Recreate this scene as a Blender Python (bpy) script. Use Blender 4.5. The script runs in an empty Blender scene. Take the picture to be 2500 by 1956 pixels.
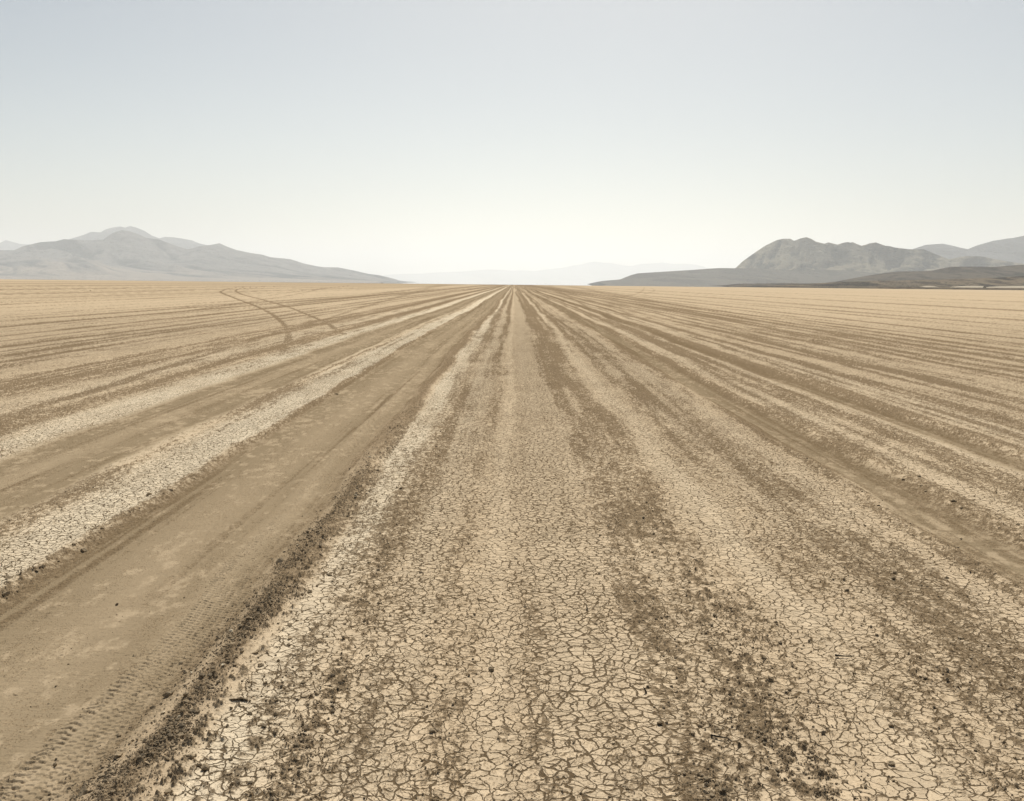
import bpy, math, random
import numpy as np
from mathutils import Matrix, Vector

random.seed(7)
RNG = np.random.default_rng(11)
S = bpy.context.scene
COL = S.collection
F32 = np.float32

# ------------------------------------------------------------------ camera, sky, sun, exposure
EYE = 1.6                      # eye height above the playa, metres
FOC = 2350.0                   # focal length in pixels of the 2500 px wide photograph
PX, PY = 1255.0, 691.5         # vanishing point of the tracks
ROLL = 0.0108
cam = bpy.data.cameras.new('camera')
cam.sensor_width = 36.0
cam.lens = 36.0 * FOC / 2500.0
cam.shift_x = -(PX - 1250.0) / 2500.0
cam.shift_y = -(978.0 - PY) / 2500.0
cam.clip_start = 0.05
cam.clip_end = 200000.0
camo = bpy.data.objects.new('camera', cam)
COL.objects.link(camo)
camo.matrix_world = Matrix.Translation((0, 0, EYE)) @ Matrix.Rotation(math.radians(90), 4, 'X') @ Matrix.Rotation(ROLL, 4, 'Z')
S.camera = camo

SUN_EL, SUN_AZ = math.radians(50), math.radians(6)      # ahead of the camera, a little to the right
W = bpy.data.worlds.new('World')
S.world = W
W.use_nodes = True
wn = W.node_tree
sky = wn.nodes.new('ShaderNodeTexSky')
sky.sky_type = 'NISHITA'
sky.sun_disc = False
sky.sun_elevation = SUN_EL
sky.sun_rotation = SUN_AZ
sky.altitude = 1200
sky.air_density = 0.8
sky.dust_density = 4.5
sky.ozone_density = 0.6
bg = wn.nodes['Background']
bg.inputs['Strength'].default_value = 0.087
tint = wn.nodes.new('ShaderNodeMix')          # the dry, slightly green-grey cast of the dusty sky
tint.data_type = 'RGBA'; tint.blend_type = 'MULTIPLY'; tint.inputs[0].default_value = 1.0
tint.inputs[7].default_value = (1.10, 1.065, .90, 1)
wn.links.new(sky.outputs[0], tint.inputs[6])
wn.links.new(tint.outputs[2], bg.inputs['Color'])

sl = bpy.data.lights.new('sun', 'SUN')
sl.energy = 4.4
sl.angle = math.radians(0.53)
sl.color = (1.0, 0.95, 0.87)
so = bpy.data.objects.new('sun', sl)
COL.objects.link(so)
sd = Vector((math.sin(SUN_AZ) * math.cos(SUN_EL), math.cos(SUN_AZ) * math.cos(SUN_EL), math.sin(SUN_EL)))
so.rotation_euler = (-sd).to_track_quat('-Z', 'Y').to_euler()

S.view_settings.view_transform = 'Standard'
S.view_settings.look = 'None'
S.view_settings.exposure = 0.0
S.view_settings.gamma = 1.0
S.cycles.use_denoising = True
S.cycles.denoising_prefilter = 'ACCURATE'
S.cycles.volume_bounces = 3
S.cycles.max_bounces = 6

# ------------------------------------------------------------------ helpers
def tag(o, label=None, cat=None, group=None, kind=None):
    if label: o['label'] = label
    if cat: o['category'] = cat
    if group: o['group'] = group
    if kind: o['kind'] = kind
    return o

def link(name, me, mat, parent=None):
    o = bpy.data.objects.new(name, me)
    COL.objects.link(o)
    if mat is not None:
        me.materials.append(mat)
    if parent is not None:
        o.parent = parent
    return o

def np_mesh(name, co, faces, smooth=True):
    """co (n,3), faces (m,k) with k = 3 or 4"""
    me = bpy.data.meshes.new(name)
    n, (m, k) = len(co), faces.shape
    me.vertices.add(n)
    me.vertices.foreach_set('co', np.ascontiguousarray(co, F32).ravel())
    me.loops.add(m * k)
    me.loops.foreach_set('vertex_index', np.ascontiguousarray(faces, np.int32).ravel())
    me.polygons.add(m)
    me.polygons.foreach_set('loop_start', np.arange(0, m * k, k, dtype=np.int32))
    me.polygons.foreach_set('use_smooth', np.full(m, smooth, bool))
    me.update(calc_edges=True)
    return me

def grid_faces(nr, nc):
    i = (np.arange(nr - 1, dtype=np.int64)[:, None] * nc + np.arange(nc - 1)[None, :]).ravel()
    return np.stack([i, i + 1, i + nc + 1, i + nc], 1)

def color_attr(me, name, rgba):
    a = me.attributes.new(name, 'FLOAT_COLOR', 'POINT')
    a.data.foreach_set('color', np.ascontiguousarray(rgba, F32).ravel())

def h2(ix, iy, seed):
    """integer lattice hash -> 0..1"""
    a = ix.astype(np.int64).astype(np.uint32)
    b = iy.astype(np.int64).astype(np.uint32)
    v = a * np.uint32(374761393) + b * np.uint32(668265263) + np.uint32((seed * 2246822519) & 0xffffffff)
    v = (v ^ (v >> np.uint32(13))) * np.uint32(1274126177)
    v = (v ^ (v >> np.uint32(16))) * np.uint32(2654435761)
    v = v ^ (v >> np.uint32(15))
    return (v >> np.uint32(8)).astype(F32) * F32(1.0 / 16777216.0)

def vnoise(x, y, seed):
    x0, y0 = np.floor(x), np.floor(y)
    fx, fy = (x - x0).astype(F32), (y - y0).astype(F32)
    fx = fx * fx * fx * (fx * (fx * 6 - 15) + 10)
    fy = fy * fy * fy * (fy * (fy * 6 - 15) + 10)
    a, b = h2(x0, y0, seed), h2(x0 + 1, y0, seed)
    c, d = h2(x0, y0 + 1, seed), h2(x0 + 1, y0 + 1, seed)
    return (a + (b - a) * fx) * (1 - fy) + (c + (d - c) * fx) * fy

def fbm(x, y, seed, octs=4, gain=0.5):
    s, a, t = 0, 1.0, 0.0
    for k in range(octs):
        s = s + a * vnoise(x * 2.03 ** k + 17.3 * k, y * 2.03 ** k - 9.1 * k, seed + k)
        t += a
        a *= gain
    return (s / t).astype(F32)

def sstep(a, b, x):
    t = np.clip((x - a) / (b - a), 0, 1)
    return (t * t * (3 - 2 * t)).astype(F32)

def voro_edge(x, y, seed, jit=0.9):
    """distance to the nearest Voronoi edge (cell units), and a random per cell"""
    x0, y0 = np.floor(x), np.floor(y)
    best = np.full(x.shape, 9.0, F32)
    bx = np.zeros_like(best); by = np.zeros_like(best); bid = np.zeros_like(best)
    pts = []
    for j in (-1, 0, 1):
        for i in (-1, 0, 1):
            cx, cy = x0 + i, y0 + j
            r1 = h2(cx, cy, seed)
            px = (i + 0.5 + jit * (r1 - 0.5) - (x - x0)).astype(F32)
            py = (j + 0.5 + jit * (h2(cx, cy, seed + 77) - 0.5) - (y - y0)).astype(F32)
            d = px * px + py * py
            m = d < best
            best = np.where(m, d, best); bx = np.where(m, px, bx); by = np.where(m, py, by); bid = np.where(m, r1, bid)
            pts.append((px, py))
    e = np.full(x.shape, 9.0, F32)
    for px, py in pts:
        qx, qy = px - bx, py - by
        l = np.sqrt(qx * qx + qy * qy)
        dd = np.where(l > 1e-4, (0.5 * (px + bx) * qx + 0.5 * (py + by) * qy) / np.maximum(l, 1e-4), 9.0)
        e = np.minimum(e, dd)
    return e.astype(F32), bid

def unphoto(x, y):
    """photo pixel -> (dx, dy) about the vanishing point with the camera's roll removed"""
    a, b = x - PX, y - PY
    return a + ROLL * b, b - ROLL * a

def on_ground(x, y):
    dx, dy = unphoto(x, y)
    Y = FOC * EYE / dy
    return dx / FOC * Y, Y

# ------------------------------------------------------------------ materials
def new_mat(name):
    m = bpy.data.materials.new(name)
    m.use_nodes = True
    nt = m.node_tree
    p = nt.nodes['Principled BSDF']
    p.inputs['Roughness'].default_value = 0.95
    p.inputs['Specular IOR Level'].default_value = 0.12
    return m, nt, p

def nd(nt, t, **kw):
    n = nt.nodes.new(t)
    for k, v in kw.items():
        setattr(n, k, v)
    return n

def mixc(nt, fac, a, b, blend='MIX'):
    n = nd(nt, 'ShaderNodeMix', data_type='RGBA', blend_type=blend)
    for sock, v in ((n.inputs[0], fac), (n.inputs[6], a), (n.inputs[7], b)):
        if isinstance(v, bpy.types.NodeSocket):
            nt.links.new(v, sock)
        elif isinstance(v, (int, float)):
            sock.default_value = v
        else:
            sock.default_value = (*v, 1)
    return n.outputs[2]

def noise_node(nt, scale, detail=4, rough=0.55, vec=None):
    n = nd(nt, 'ShaderNodeTexNoise')
    n.inputs['Scale'].default_value = scale
    n.inputs['Detail'].default_value = detail
    n.inputs['Roughness'].default_value = rough
    if vec is not None:
        nt.links.new(vec, n.inputs['Vector'])
    return n.outputs['Fac']

def ramp(nt, fac, stops):
    r = nd(nt, 'ShaderNodeValToRGB')
    el = r.color_ramp.elements
    while len(el) < len(stops):
        el.new(0.5)
    for e, (p, c) in zip(el, stops):
        e.position = p
        e.color = (c, c, c, 1) if isinstance(c, (int, float)) else (*c, 1)
    nt.links.new(fac, r.inputs[0])
    return r.outputs[0]

CRUST = (0.590, 0.466, 0.314)
PALE = (0.740, 0.630, 0.460)
SOIL = (0.188, 0.133, 0.076)  # churned soil; its dark tone also carries shade of distant unmodelled clods
LANE = (0.280, 0.217, 0.137)

def playa_material():
    m, nt, p = new_mat('playa_mud')
    at = nd(nt, 'ShaderNodeAttribute', attribute_name='mud')
    sp = nd(nt, 'ShaderNodeSeparateColor')
    nt.links.new(at.outputs['Color'], sp.inputs[0])
    geo = nd(nt, 'ShaderNodeNewGeometry')
    pos = geo.outputs['Position']
    L = nt.links

    def math_(op, a, b=None, c=None, clamp=False):
        n = nd(nt, 'ShaderNodeMath', operation=op, use_clamp=clamp)
        for k, v in enumerate((a, b, c)):
            if isinstance(v, bpy.types.NodeSocket):
                L.new(v, n.inputs[k])
            elif v is not None:
                n.inputs[k].default_value = v
        return n.outputs[0]

    def warp(vec, scale, amount, detail):
        n = nd(nt, 'ShaderNodeTexNoise')
        n.inputs['Scale'].default_value = scale
        n.inputs['Detail'].default_value = detail
        L.new(pos, n.inputs['Vector'])
        a = nd(nt, 'ShaderNodeVectorMath', operation='SUBTRACT')
        L.new(n.outputs['Color'], a.inputs[0]); a.inputs[1].default_value = (.5, .5, .5)
        b = nd(nt, 'ShaderNodeVectorMath', operation='MULTIPLY_ADD')
        L.new(a.outputs[0], b.inputs[0]); b.inputs[1].default_value = (amount, amount, 0); L.new(vec, b.inputs[2])
        return b.outputs[0]

    q = warp(warp(warp(pos, 2.2, .16, 1), 14, .055, 2), 70, .012, 3)

    def voro(scale, feature):
        v = nd(nt, 'ShaderNodeTexVoronoi', voronoi_dimensions='2D', feature=feature)
        v.inputs['Scale'].default_value = scale
        v.inputs['Randomness'].default_value = 1.0
        L.new(q, v.inputs['Vector'])
        return v

    def cut(d, w):
        r = nd(nt, 'ShaderNodeMapRange', interpolation_type='SMOOTHSTEP')
        L.new(d, r.inputs['Value'])
        L.new(math_('MULTIPLY', w, .45), r.inputs['From Min']); L.new(w, r.inputs['From Max'])
        r.inputs['To Min'].default_value = 1; r.inputs['To Max'].default_value = 0
        return r.outputs[0]

    al = at.outputs['Alpha']
    wob = noise_node(nt, 9, 3, .6, pos)
    wob2 = noise_node(nt, 26, 2, .5, pos)
    gate = lambda s_, a, b: ramp(nt, s_, [(a, 0.0), (b, 1.0)])
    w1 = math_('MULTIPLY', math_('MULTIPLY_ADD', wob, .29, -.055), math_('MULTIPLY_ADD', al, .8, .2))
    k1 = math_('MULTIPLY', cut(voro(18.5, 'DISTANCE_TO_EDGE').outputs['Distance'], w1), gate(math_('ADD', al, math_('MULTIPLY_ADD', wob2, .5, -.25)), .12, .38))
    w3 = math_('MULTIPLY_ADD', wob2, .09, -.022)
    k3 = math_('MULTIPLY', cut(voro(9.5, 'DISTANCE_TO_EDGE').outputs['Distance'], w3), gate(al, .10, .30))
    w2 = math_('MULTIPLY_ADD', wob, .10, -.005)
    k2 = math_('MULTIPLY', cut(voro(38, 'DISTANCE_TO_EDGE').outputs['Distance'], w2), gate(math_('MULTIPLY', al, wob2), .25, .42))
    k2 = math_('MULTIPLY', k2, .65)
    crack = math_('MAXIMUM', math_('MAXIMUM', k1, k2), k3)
    cell = voro(18.5, 'F1')
    cs = nd(nt, 'ShaderNodeSeparateColor'); L.new(cell.outputs['Color'], cs.inputs[0])

    n1 = noise_node(nt, 110, 5, 0.68, pos)
    n2 = noise_node(nt, 7, 4, 0.6, pos)
    crust = mixc(nt, ramp(nt, n2, [(0.3, 0.0), (0.7, 1.0)]), tuple(c * 0.92 for c in CRUST), tuple(c * 1.06 for c in CRUST))
    c = mixc(nt, sp.outputs[1], crust, PALE)
    plate = ramp(nt, cs.outputs[0], [(0.0, .90), (1.0, 1.06)])
    c = mixc(nt, gate(al, .1, .4), c, mixc(nt, 1.0, c, plate, 'MULTIPLY'))
    c = mixc(nt, sp.outputs[2], c, LANE)
    c = mixc(nt, math_('MULTIPLY', crack, .92), c, (0.100, 0.068, 0.036))  # brown crack soil with the shade of the crack depth painted in
    n3 = noise_node(nt, 45, 5, .72, pos)
    soil = mixc(nt, ramp(nt, n3, [(.32, 0.0), (.66, 1.0)]), tuple(v * .62 for v in SOIL), tuple(v * 1.32 for v in SOIL))
    c = mixc(nt, math_('MULTIPLY', sp.outputs[0], ramp(nt, n3, [(.34, .97), (.68, .62)])), c, soil)
    g = ramp(nt, n1, [(0.25, 0.74), (0.5, 1.0), (0.75, 1.14)])
    c = mixc(nt, 1.0, c, g, 'MULTIPLY')
    L.new(c, p.inputs['Base Color'])
    h = math_('MULTIPLY_ADD', noise_node(nt, 220, 5, 0.7, pos), .0011, math_('MULTIPLY', crack, -.010))
    h = math_('ADD', h, math_('MULTIPLY', math_('MULTIPLY', n3, sp.outputs[0]), -.016))
    h = math_('ADD', h, math_('MULTIPLY', math_('MULTIPLY', cs.outputs[1], gate(al, .1, .4)), .0036))
    b = nd(nt, 'ShaderNodeBump')
    b.inputs['Strength'].default_value = 0.8
    b.inputs['Distance'].default_value = 1.0
    L.new(h, b.inputs['Height'])
    L.new(b.outputs[0], p.inputs['Normal'])
    p.inputs['Specular IOR Level'].default_value = 0.0
    return m

# ------------------------------------------------------------------ the playa
# strips of the ground by u = x / eye height:   u, soil, pale, lane, crack, rough
STRIPS = np.array([
    (-400, .12, 0, 0, .4, .15), (-60, .36, 0, 0, .4, .15), (-21, .34, 0, 0, .4, .15), (-18, .05, 0, 0, .4, .15),
    (-5.4, .05, 0, 0, .5, .2), (-5.05, .45, 0, 0, .3, .5), (-4.75, .70, 0, 0, .3, .7), (-4.35, .82, 0, 0, .3, .8),
    (-4.15, .35, .1, 0, .4, .5), (-3.85, .28, .25, 0, .4, .5), (-3.55, .60, 0, 0, .3, .6), (-3.32, .62, 0, .1, .2, .6),
    (-3.20, .35, .40, 0, .5, .5), (-3.05, .15, .80, 0, .6, .5), (-2.88, .18, .80, 0, .6, .5), (-2.78, .20, 0, 1, 0, .1),
    (-2.70, .06, 0, 1, 0, .02), (-2.50, .00, 0, .72, 0, .02), (-2.36, .02, 0, .95, 0, .02), (-2.20, .05, 0, 1, 0, .05),
    (-2.14, .28, .25, .3, .1, .3), (-2.06, .55, .1, 0, .1, .6), (-2.02, .50, .3, 0, .2, .6), (-1.89, .12, .8, 0, .8, .5),
    (-1.72, .08, .9, 0, .8, .5), (-1.66, .20, .9, 0, .7, .6), (-1.61, .72, .1, .2, .1, .9), (-1.55, .35, 0, 1, 0, .3),
    (-1.48, .05, 0, 1, 0, .04), (-1.25, .00, 0, .78, 0, .03), (-1.08, .02, 0, .95, 0, .02), (-1.00, .00, 0, .70, 0, .0),
    (-0.94, .16, 0, .9, 0, .0), (-0.875, .45, 0, .8, 0, .25), (-0.84, .55, 0, .3, 0, .6), (-0.79, .80, 0, 0, 0, .9), (-0.74, .78, 0, 0, 0, 1), (-0.695, .55, .3, 0, .2, 1),
    (-0.665, .25, .75, 0, .6, .5), (-0.58, .22, .72, 0, .7, .4), (-0.54, .45, .4, 0, .6, .5), (-0.47, .62, .1, 0, .5, .7),
    (-0.40, .48, .1, 0, .7, .5), (-0.35, .20, .2, 0, .9, .2), (-0.24, .18, .1, 0, .95, .15), (-0.17, .42, 0, 0, .7, .3),
    (-0.10, .38, 0, 0, .6, .3), (-0.06, .22, .1, 0, .6, .15), (-0.02, .12, .1, 0, .45, .12), (0.03, .14, 0, 0, .9, .1),
    (0.15, .06, .08, 0, 1, .08), (0.29, .10, 0, 0, 1, .1), (0.36, .38, 0, 0, .7, .3), (0.43, .64, 0, 0, .5, .6),
    (0.50, .46, 0, 0, .6, .5), (0.56, .60, 0, 0, .5, .6), (0.64, .73, 0, 0, .4, .8), (0.72, .52, 0, 0, .5, .5),
    (0.80, .24, .1, 0, .55, .2), (0.87, .12, .2, 0, .45, .1), (0.92, .18, .15, 0, .55, .15), (0.97, .30, 0, 0, .65, .3), (1.07, .44, 0, 0, .6, .4),
    (1.16, .22, 0, 0, .8, .2), (1.30, .30, 0, 0, .8, .25), (1.40, .20, 0, 0, .8, .2), (1.50, .10, .1, 0, .7, .15),
    (1.60, .25, 0, 0, .6, .3), (1.68, .62, 0, 0, .3, .7), (1.735, .55, 0, .7, 0, .3), (1.79, .30, 0, 1, 0, .03),
    (1.95, .34, 0, 1, 0, .03), (2.00, .66, 0, .4, 0, .4), (2.05, .80, 0, 0, .1, .8), (2.11, .45, 0, 0, .4, .6),
    (2.22, .12, .15, 0, .4, .2), (2.36, .18, .1, 0, .4, .3), (2.48, .42, 0, 0, .4, .4), (2.64, .34, 0, 0, .4, .4),
    (2.74, .18, .1, 0, .4, .2), (2.85, .50, 0, .8, .1, .2), (2.90, .50, 0, 1, 0, .04), (2.97, .62, 0, .7, 0, .3),
    (3.04, .85, 0, 0, .1, .8), (3.14, .48, 0, 0, .3, .6), (3.30, .14, .1, 0, .4, .2), (3.55, .14, .1, 0, .4, .2),
    (3.72, .40, 0, 0, .4, .4), (3.86, .14, 0, 0, .4, .2), (400, .06, 0, 0, .4, .15)], F32)

# single wheel tracks: u, half width in metres, strength, slope across the playa, wiggle
TRACKS = [(-19.0, .55, .35, 0, .5), (-17.0, .20, .35, 0, .3), (-15.2, .15, .25, .002, .3), (-13.5, .18, .35, 0, .3), (-12.3, .14, .3, -.002, .3), (-11.7, .20, .5, 0, .3),
          (-10.5, .28, .75, .001, .3), (-9.9, .12, .25, 0, .3), (-9.3, .14, .3, -.006, .4), (-8.7, .24, .6, -.004, .4), (-8.1, .12, .3, 0, .3), (-7.4, .20, .5, 0, .3), (-7.0, .14, .35, .003, .3),
          (-6.6, .24, .55, 0, .3), (-6.1, .16, .45, 0, .3), (-5.75, .12, .3, 0, .3), (-25, .6, .3, .01, .8), (-31, .8, .3, 0, .8), (-42, 1.2, .35, 0, 1), (-60, 1.6, .4, 0, 1), (-85, 3, .35, 0, 1), (-130, 4, .4, 0, 1),
          (.43, .10, .45, 0, .75), (.60, .10, .5, 0, .7), (.74, .06, .4, 0, .6), (-.16, .10, .55, 0, .3), (-.52, .12, .6, 0, .6), (1.02, .09, .45, 0, .4), (1.22, .08, .4, 0, .4), (1.45, .08, .3, 0, .4), (2.35, .09, .4, 0, .4), (2.55, .12, .5, 0, .4), (3.45, .08, .35, 0, .3), (3.75, .18, .6, 0, .3),
          (-6.8, .12, .4, -.05, .5), (-7.3, .12, .4, -.05, .5), (-3.2, .11, .35, -.07, .6), (-12.8, .15, .4, .04, .6), (-13.7, .15, .4, .04, .6), (5.0, .12, .4, .045, .5), (5.9, .12, .4, .045, .5), (9.8, .14, .4, -.05, .6), (2.0, .09, .35, .03, .5), (2.95, .09, .35, .03, .5), (14.5, .2, .35, -.03, .6),
          (-1.10, .035, .11, 0, .08), (-1.16, .025, .10, 0, .08), (-1.22, .05, .07, 0, .1), (-1.33, .03, .09, .0005, .1), (-1.46, .06, .10, 0, .1), (-1.05, .02, .12, 0, .06), (-2.28, .04, .1, 0, .1), (-2.41, .03, .08, 0, .1), (-2.62, .07, .1, 0, .12), (-2.53, .03, .08, 0, .1),
          (-3.5, .2, .6, 0, .3), (-4.5, .22, .9, 0, .3), (-5.0, .10, .5, .002, .3),
          (4.15, .16, .35, 0, .3), (4.5, .22, .55, 0, .3), (4.85, .14, .3, .002, .3), (5.3, .22, .4, 0, .3), (5.7, .14, .4, 0, .3), (6.1, .26, .75, 0, .3), (6.45, .16, .45, .001, .3), (7.0, .26, .8, 0, .3), (7.6, .18, .4, -.001, .3),
          (8.1, .26, .75, 0, .3), (8.7, .14, .35, 0, .3), (9.2, .18, .4, 0, .3), (10.2, .22, .55, 0, .3), (11.0, .14, .25, 0, .3), (12.0, .2, .4, 0, .3), (13.5, .2, .22, .003, .3),
          (16, .7, .4, 0, .5), (19, .3, .2, 0, .5), (23, .9, .4, 0, .6), (30, .6, .2, 0, .6), (38, 1.2, .3, 0, 1), (60, 1.5, .25, 0, 1), (90, 3, .25, 0, 1)]
# tracks that curve, traced on the photograph and laid on the ground: pixel points, half width, strength
CURVES = [
    ([(640, 699.5), (609, 700.5), (592, 701.5), (570, 703), (554, 706), (546, 709), (539, 711.5), (539.5, 714), (545.6, 717), (578.6, 730), (609, 741), (642, 755), (672, 772.7), (691, 789), (699.5, 803), (705, 817), (701, 836), (691, 858)], .145, .9),
    ([(690, 699), (640, 701), (609, 703), (587, 705), (578, 708), (576, 711), (592, 719), (633.6, 730), (675, 741), (710.5, 752), (746, 766), (779, 779.5), (804, 792), (820.5, 805.6), (840, 817)], .145, .9),
    ([(470, 745), (540, 738), (600, 731), (660, 721.5), (743, 709.5), (800, 703)], .2, .4),
    ([(430, 762), (520, 750), (600, 738), (655.6, 730), (720, 719), (796, 704), (850, 698)], .2, .5),
    ([(1572, 699.5), (1573, 703), (1571, 707), (1566, 712), (1545, 720), (1510, 727)], .3, .22),
    ([(1587, 702.5), (1595, 706), (1597.5, 709.6), (1591, 713.5), (1565, 720)], .3, .22),
]

def meander(Y, seed, far=0.5):
    w = 0.05 * (1 - sstep(20, 60, Y)) * (vnoise(Y / 2.3, Y * 0 + 3.1, seed) - .5) + 0.20 * (1 - sstep(60, 160, Y)) * (vnoise(Y / 11, Y * 0 + 8.1, seed + 1) - .5)
    return w + far * 2 * sstep(40, 230, Y) * (vnoise(Y / 75, Y * 0 + 5.7, seed + 2) - .5)

def curve_pts(pts):
    P = np.array([on_ground(*p) for p in pts])
    out = []
    for i in range(len(P) - 1):
        p0, p1, p2, p3 = P[max(i - 1, 0)], P[i], P[i + 1], P[min(i + 2, len(P) - 1)]
        for t in np.linspace(0, 1, 7)[:-1]:
            out.append(0.5 * ((2 * p1) + (p2 - p0) * t + (2 * p0 - 5 * p1 + 4 * p2 - p3) * t ** 2 + (3 * p1 - p0 - 3 * p2 + p3) * t ** 3))
    out.append(P[-1])
    return np.array(out)

CURVE_PTS = [(curve_pts(p), hw, s) for p, hw, s in CURVES]

def ground(X, Y):
    """flat float64 arrays -> height, soil, pale, lane, crack opening"""
    n = X.shape
    near = Y < 130
    # lane wander; each side on its own noise, so that strips drift a little against one another
    side = sstep(-0.66, -0.60, X / EYE)
    wob = meander(Y, 5, 0.10) * (1 - side) + meander(Y, 25, 0.35) * side * sstep(0.1, 0.6, np.abs(X / EYE + .1))
    edge = 0.10 * (fbm(X / .55, Y / 1.1, 47, 3) - .5) + 0.05 * (fbm(X / .35, Y / .9, 40, 3) - .5) + 0.10 * (fbm(X / 1.2, Y / 3.0, 44, 3) - .5)
    edge = edge * (1 - sstep(40, 130, Y))
    u = ((X + wob + edge) / EYE).astype(F32)
    k = STRIPS[:, 0]
    soil = np.interp(u, k, STRIPS[:, 1]).astype(F32)
    soil = soil * (1 + .30 * sstep(.95, 1.1, u) * (1 - sstep(3.3, 3.6, u)))
    pale = np.interp(u, k, STRIPS[:, 2]).astype(F32)
    lane = np.interp(u, k, STRIPS[:, 3]).astype(F32)
    crack = np.interp(u, k, STRIPS[:, 4]).astype(F32)
    rough = np.interp(u, k, STRIPS[:, 5]).astype(F32)
    for i, (uc, hw, s, slope, wig) in enumerate(TRACKS):
        c = uc * EYE + slope * Y + meander(Y, 100 + 7 * i, wig)
        he = np.sqrt((hw * 1.15) ** 2 + (np.abs(X) * Y * 2.6e-4) ** 2)     # far tracks are thinner than a row of the sheet
        d = (np.abs(X - c) / he).astype(F32)
        m = d < 2.2
        if not m.any():
            continue
        if abs(uc) < 1.03:
            s = s * (.10 + .90 * sstep(9, 38, Y[m]))
        s = s * ((hw * 1.15 / he[m]) ** .55).astype(F32)
        b = np.exp(-d[m] ** 2 * 1.2) * np.minimum(1, s * 1.85) * (1.0 + .8 * (1 - sstep(50, 140, Y[m])) * (vnoise(Y[m] / 9.0, Y[m] * 0, 300 + i) - .5))
        soil[m] = 1 - (1 - soil[m]) * (1 - np.clip(b, 0, .95))
        rough[m] = np.maximum(rough[m], b * .8)
    for P, hw, s in CURVE_PTS:
        m = (X > P[:, 0].min() - 2) & (X < P[:, 0].max() + 2) & (Y > P[:, 1].min() - 2) & (Y < P[:, 1].max() + 2)
        if not m.any():
            continue
        x, y = X[m], Y[m]
        dm = np.full(x.shape, 1e9)
        for (ax, ay), (bx_, by_) in zip(P[:-1], P[1:]):
            vx, vy = bx_ - ax, by_ - ay
            t = np.clip(((x - ax) * vx + (y - ay) * vy) / max(vx * vx + vy * vy, 1e-9), 0, 1)
            dm = np.minimum(dm, (x - ax - t * vx) ** 2 + (y - ay - t * vy) ** 2)
        b = sstep(17, 27, y) * np.exp(-(dm / (hw * (.72 + .5 * sstep(30, 110, y))) ** 2) ** 2).astype(F32) * s * np.clip(.75 + y / 150, 0, 1.05).astype(F32)
        b = np.minimum(b, .95)
        soil[m] = 1 - (1 - soil[m]) * (1 - b)
    # streaks along the driving direction
    st = (fbm(X / .10, Y / 3.5, 60, 3) - .5) * (1 - sstep(35, 110, Y))
    st2 = (fbm(X / .7, Y / 30.0, 66, 3) - .5) * (1 - sstep(120, 330, Y))
    soil = soil + (st * 1.0 + st2 * .60) * (1 - .70 * lane) + lane * (1.15 * np.clip(fbm(X / .045, Y / 6.0, 63, 3) - .46, -.2, 1) + .6 * (fbm(X / .22, Y / 14.0, 64, 2) - .5))
    pale = np.clip(pale * (1 + 1.0 * (fbm(X / .3, Y / 1.6, 70, 3) - .5)) + .25 * np.clip(st2 + .05, 0, 1) * (1 - lane), 0, 1)
    patch = (fbm(X / .30, Y / .95, 80, 3) - .5) * (1 - sstep(25, 80, Y))
    soil_avg = np.clip(soil + .7 * patch * (1 - lane), 0, 1)
    soil_avg = soil_avg * .30 + .70 * sstep(.20, .80, soil_avg)
    soil_avg = np.maximum(soil_avg, (.92 * np.exp(-((u + .775) / .055) ** 2) + .35 * np.exp(-((u + .86) / .07) ** 2)) * sstep(5, 12, Y))
    soil_out = soil_avg.copy()
    H = (-0.022 * lane - 0.012 * np.clip(soil, 0, 1) * (u < -4) + 0.022 * np.exp(-((u + .77) / .08) ** 2) + .02 * np.exp(-((u + 1.63) / .04) ** 2)
         + .018 * np.exp(-((u - 2.07) / .06) ** 2) + .014 * np.exp(-((u - 1.69) / .05) ** 2)
         + .02 * np.exp(-((u - 3.1) / .07) ** 2)).astype(F32)
    H += (0.03 * (fbm(X / 2.2, Y / 3.5, 90, 3) - .5)).astype(F32)
    crack_open = np.zeros(n, F32)
    if near.any():
        x, y = X[near], Y[near]
        so_, pa, la, cr, ro, av = soil[near], pale[near], lane[near], crack[near], rough[near], soil_avg[near]
        uu = u[near]
        fade = 1 - sstep(14, 60, y)
        # crumbled soil breaks up into lumps
        f1 = fbm(x / .032, y / .050, 120, 4, .65) - .5
        f2 = fbm(x / .014, y / .014, 130, 3, .6) - .5
        th = np.minimum(so_, .64 + .36 * sstep(6, 20, y)) * 1.05 + .01 + .50 * patch[near] + 1.25 * f1 + .95 * f2
        msk = sstep(.44, .76, th)
        bw = np.exp(-((uu + .80) / .085) ** 2)
        msk = msk * (1 - .85 * bw) + np.clip(.30 + av, 0, 1) * .85 * bw
        spk = sstep(.64, .80, vnoise(x / .008 + 5 * f1, y / .008, 137)) * sstep(-.12, .25, patch[near] + f1 * .5 + .10)
        msk = np.maximum(msk, spk * .55)
        msk = msk * (1 - .6 * la) + av * .6 * la
        spl = sstep(.74, .84, vnoise(x / .0065, y / .0065, 138)) * sstep(.35, .6, fbm(x / .3, y / .7, 139, 2))
        msk = np.maximum(msk, spl * la * .6)
        soil_out[near] = msk * fade + av * (1 - fade)
        # how far the crust has opened into plates (the cracks themselves are in the material)
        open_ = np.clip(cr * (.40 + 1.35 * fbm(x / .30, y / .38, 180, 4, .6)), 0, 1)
        lump = (f1 * .030 + f2 * .014 + np.maximum(f1 + .4 * f2 - .12, 0) * .05) * (ro * .8 + .015) * (1 - .85 * la)
        hh = lump * (.35 + .65 * msk) + .0035 * (spk + .6 * spl * la) + .007 * (fbm(x / .22, y / .3, 193, 2) - .5) * (1 - la)
        hh += (fbm(x / .012, y / .012, 195, 2) - .5) * .0013 * (1 - .5 * la)
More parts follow.
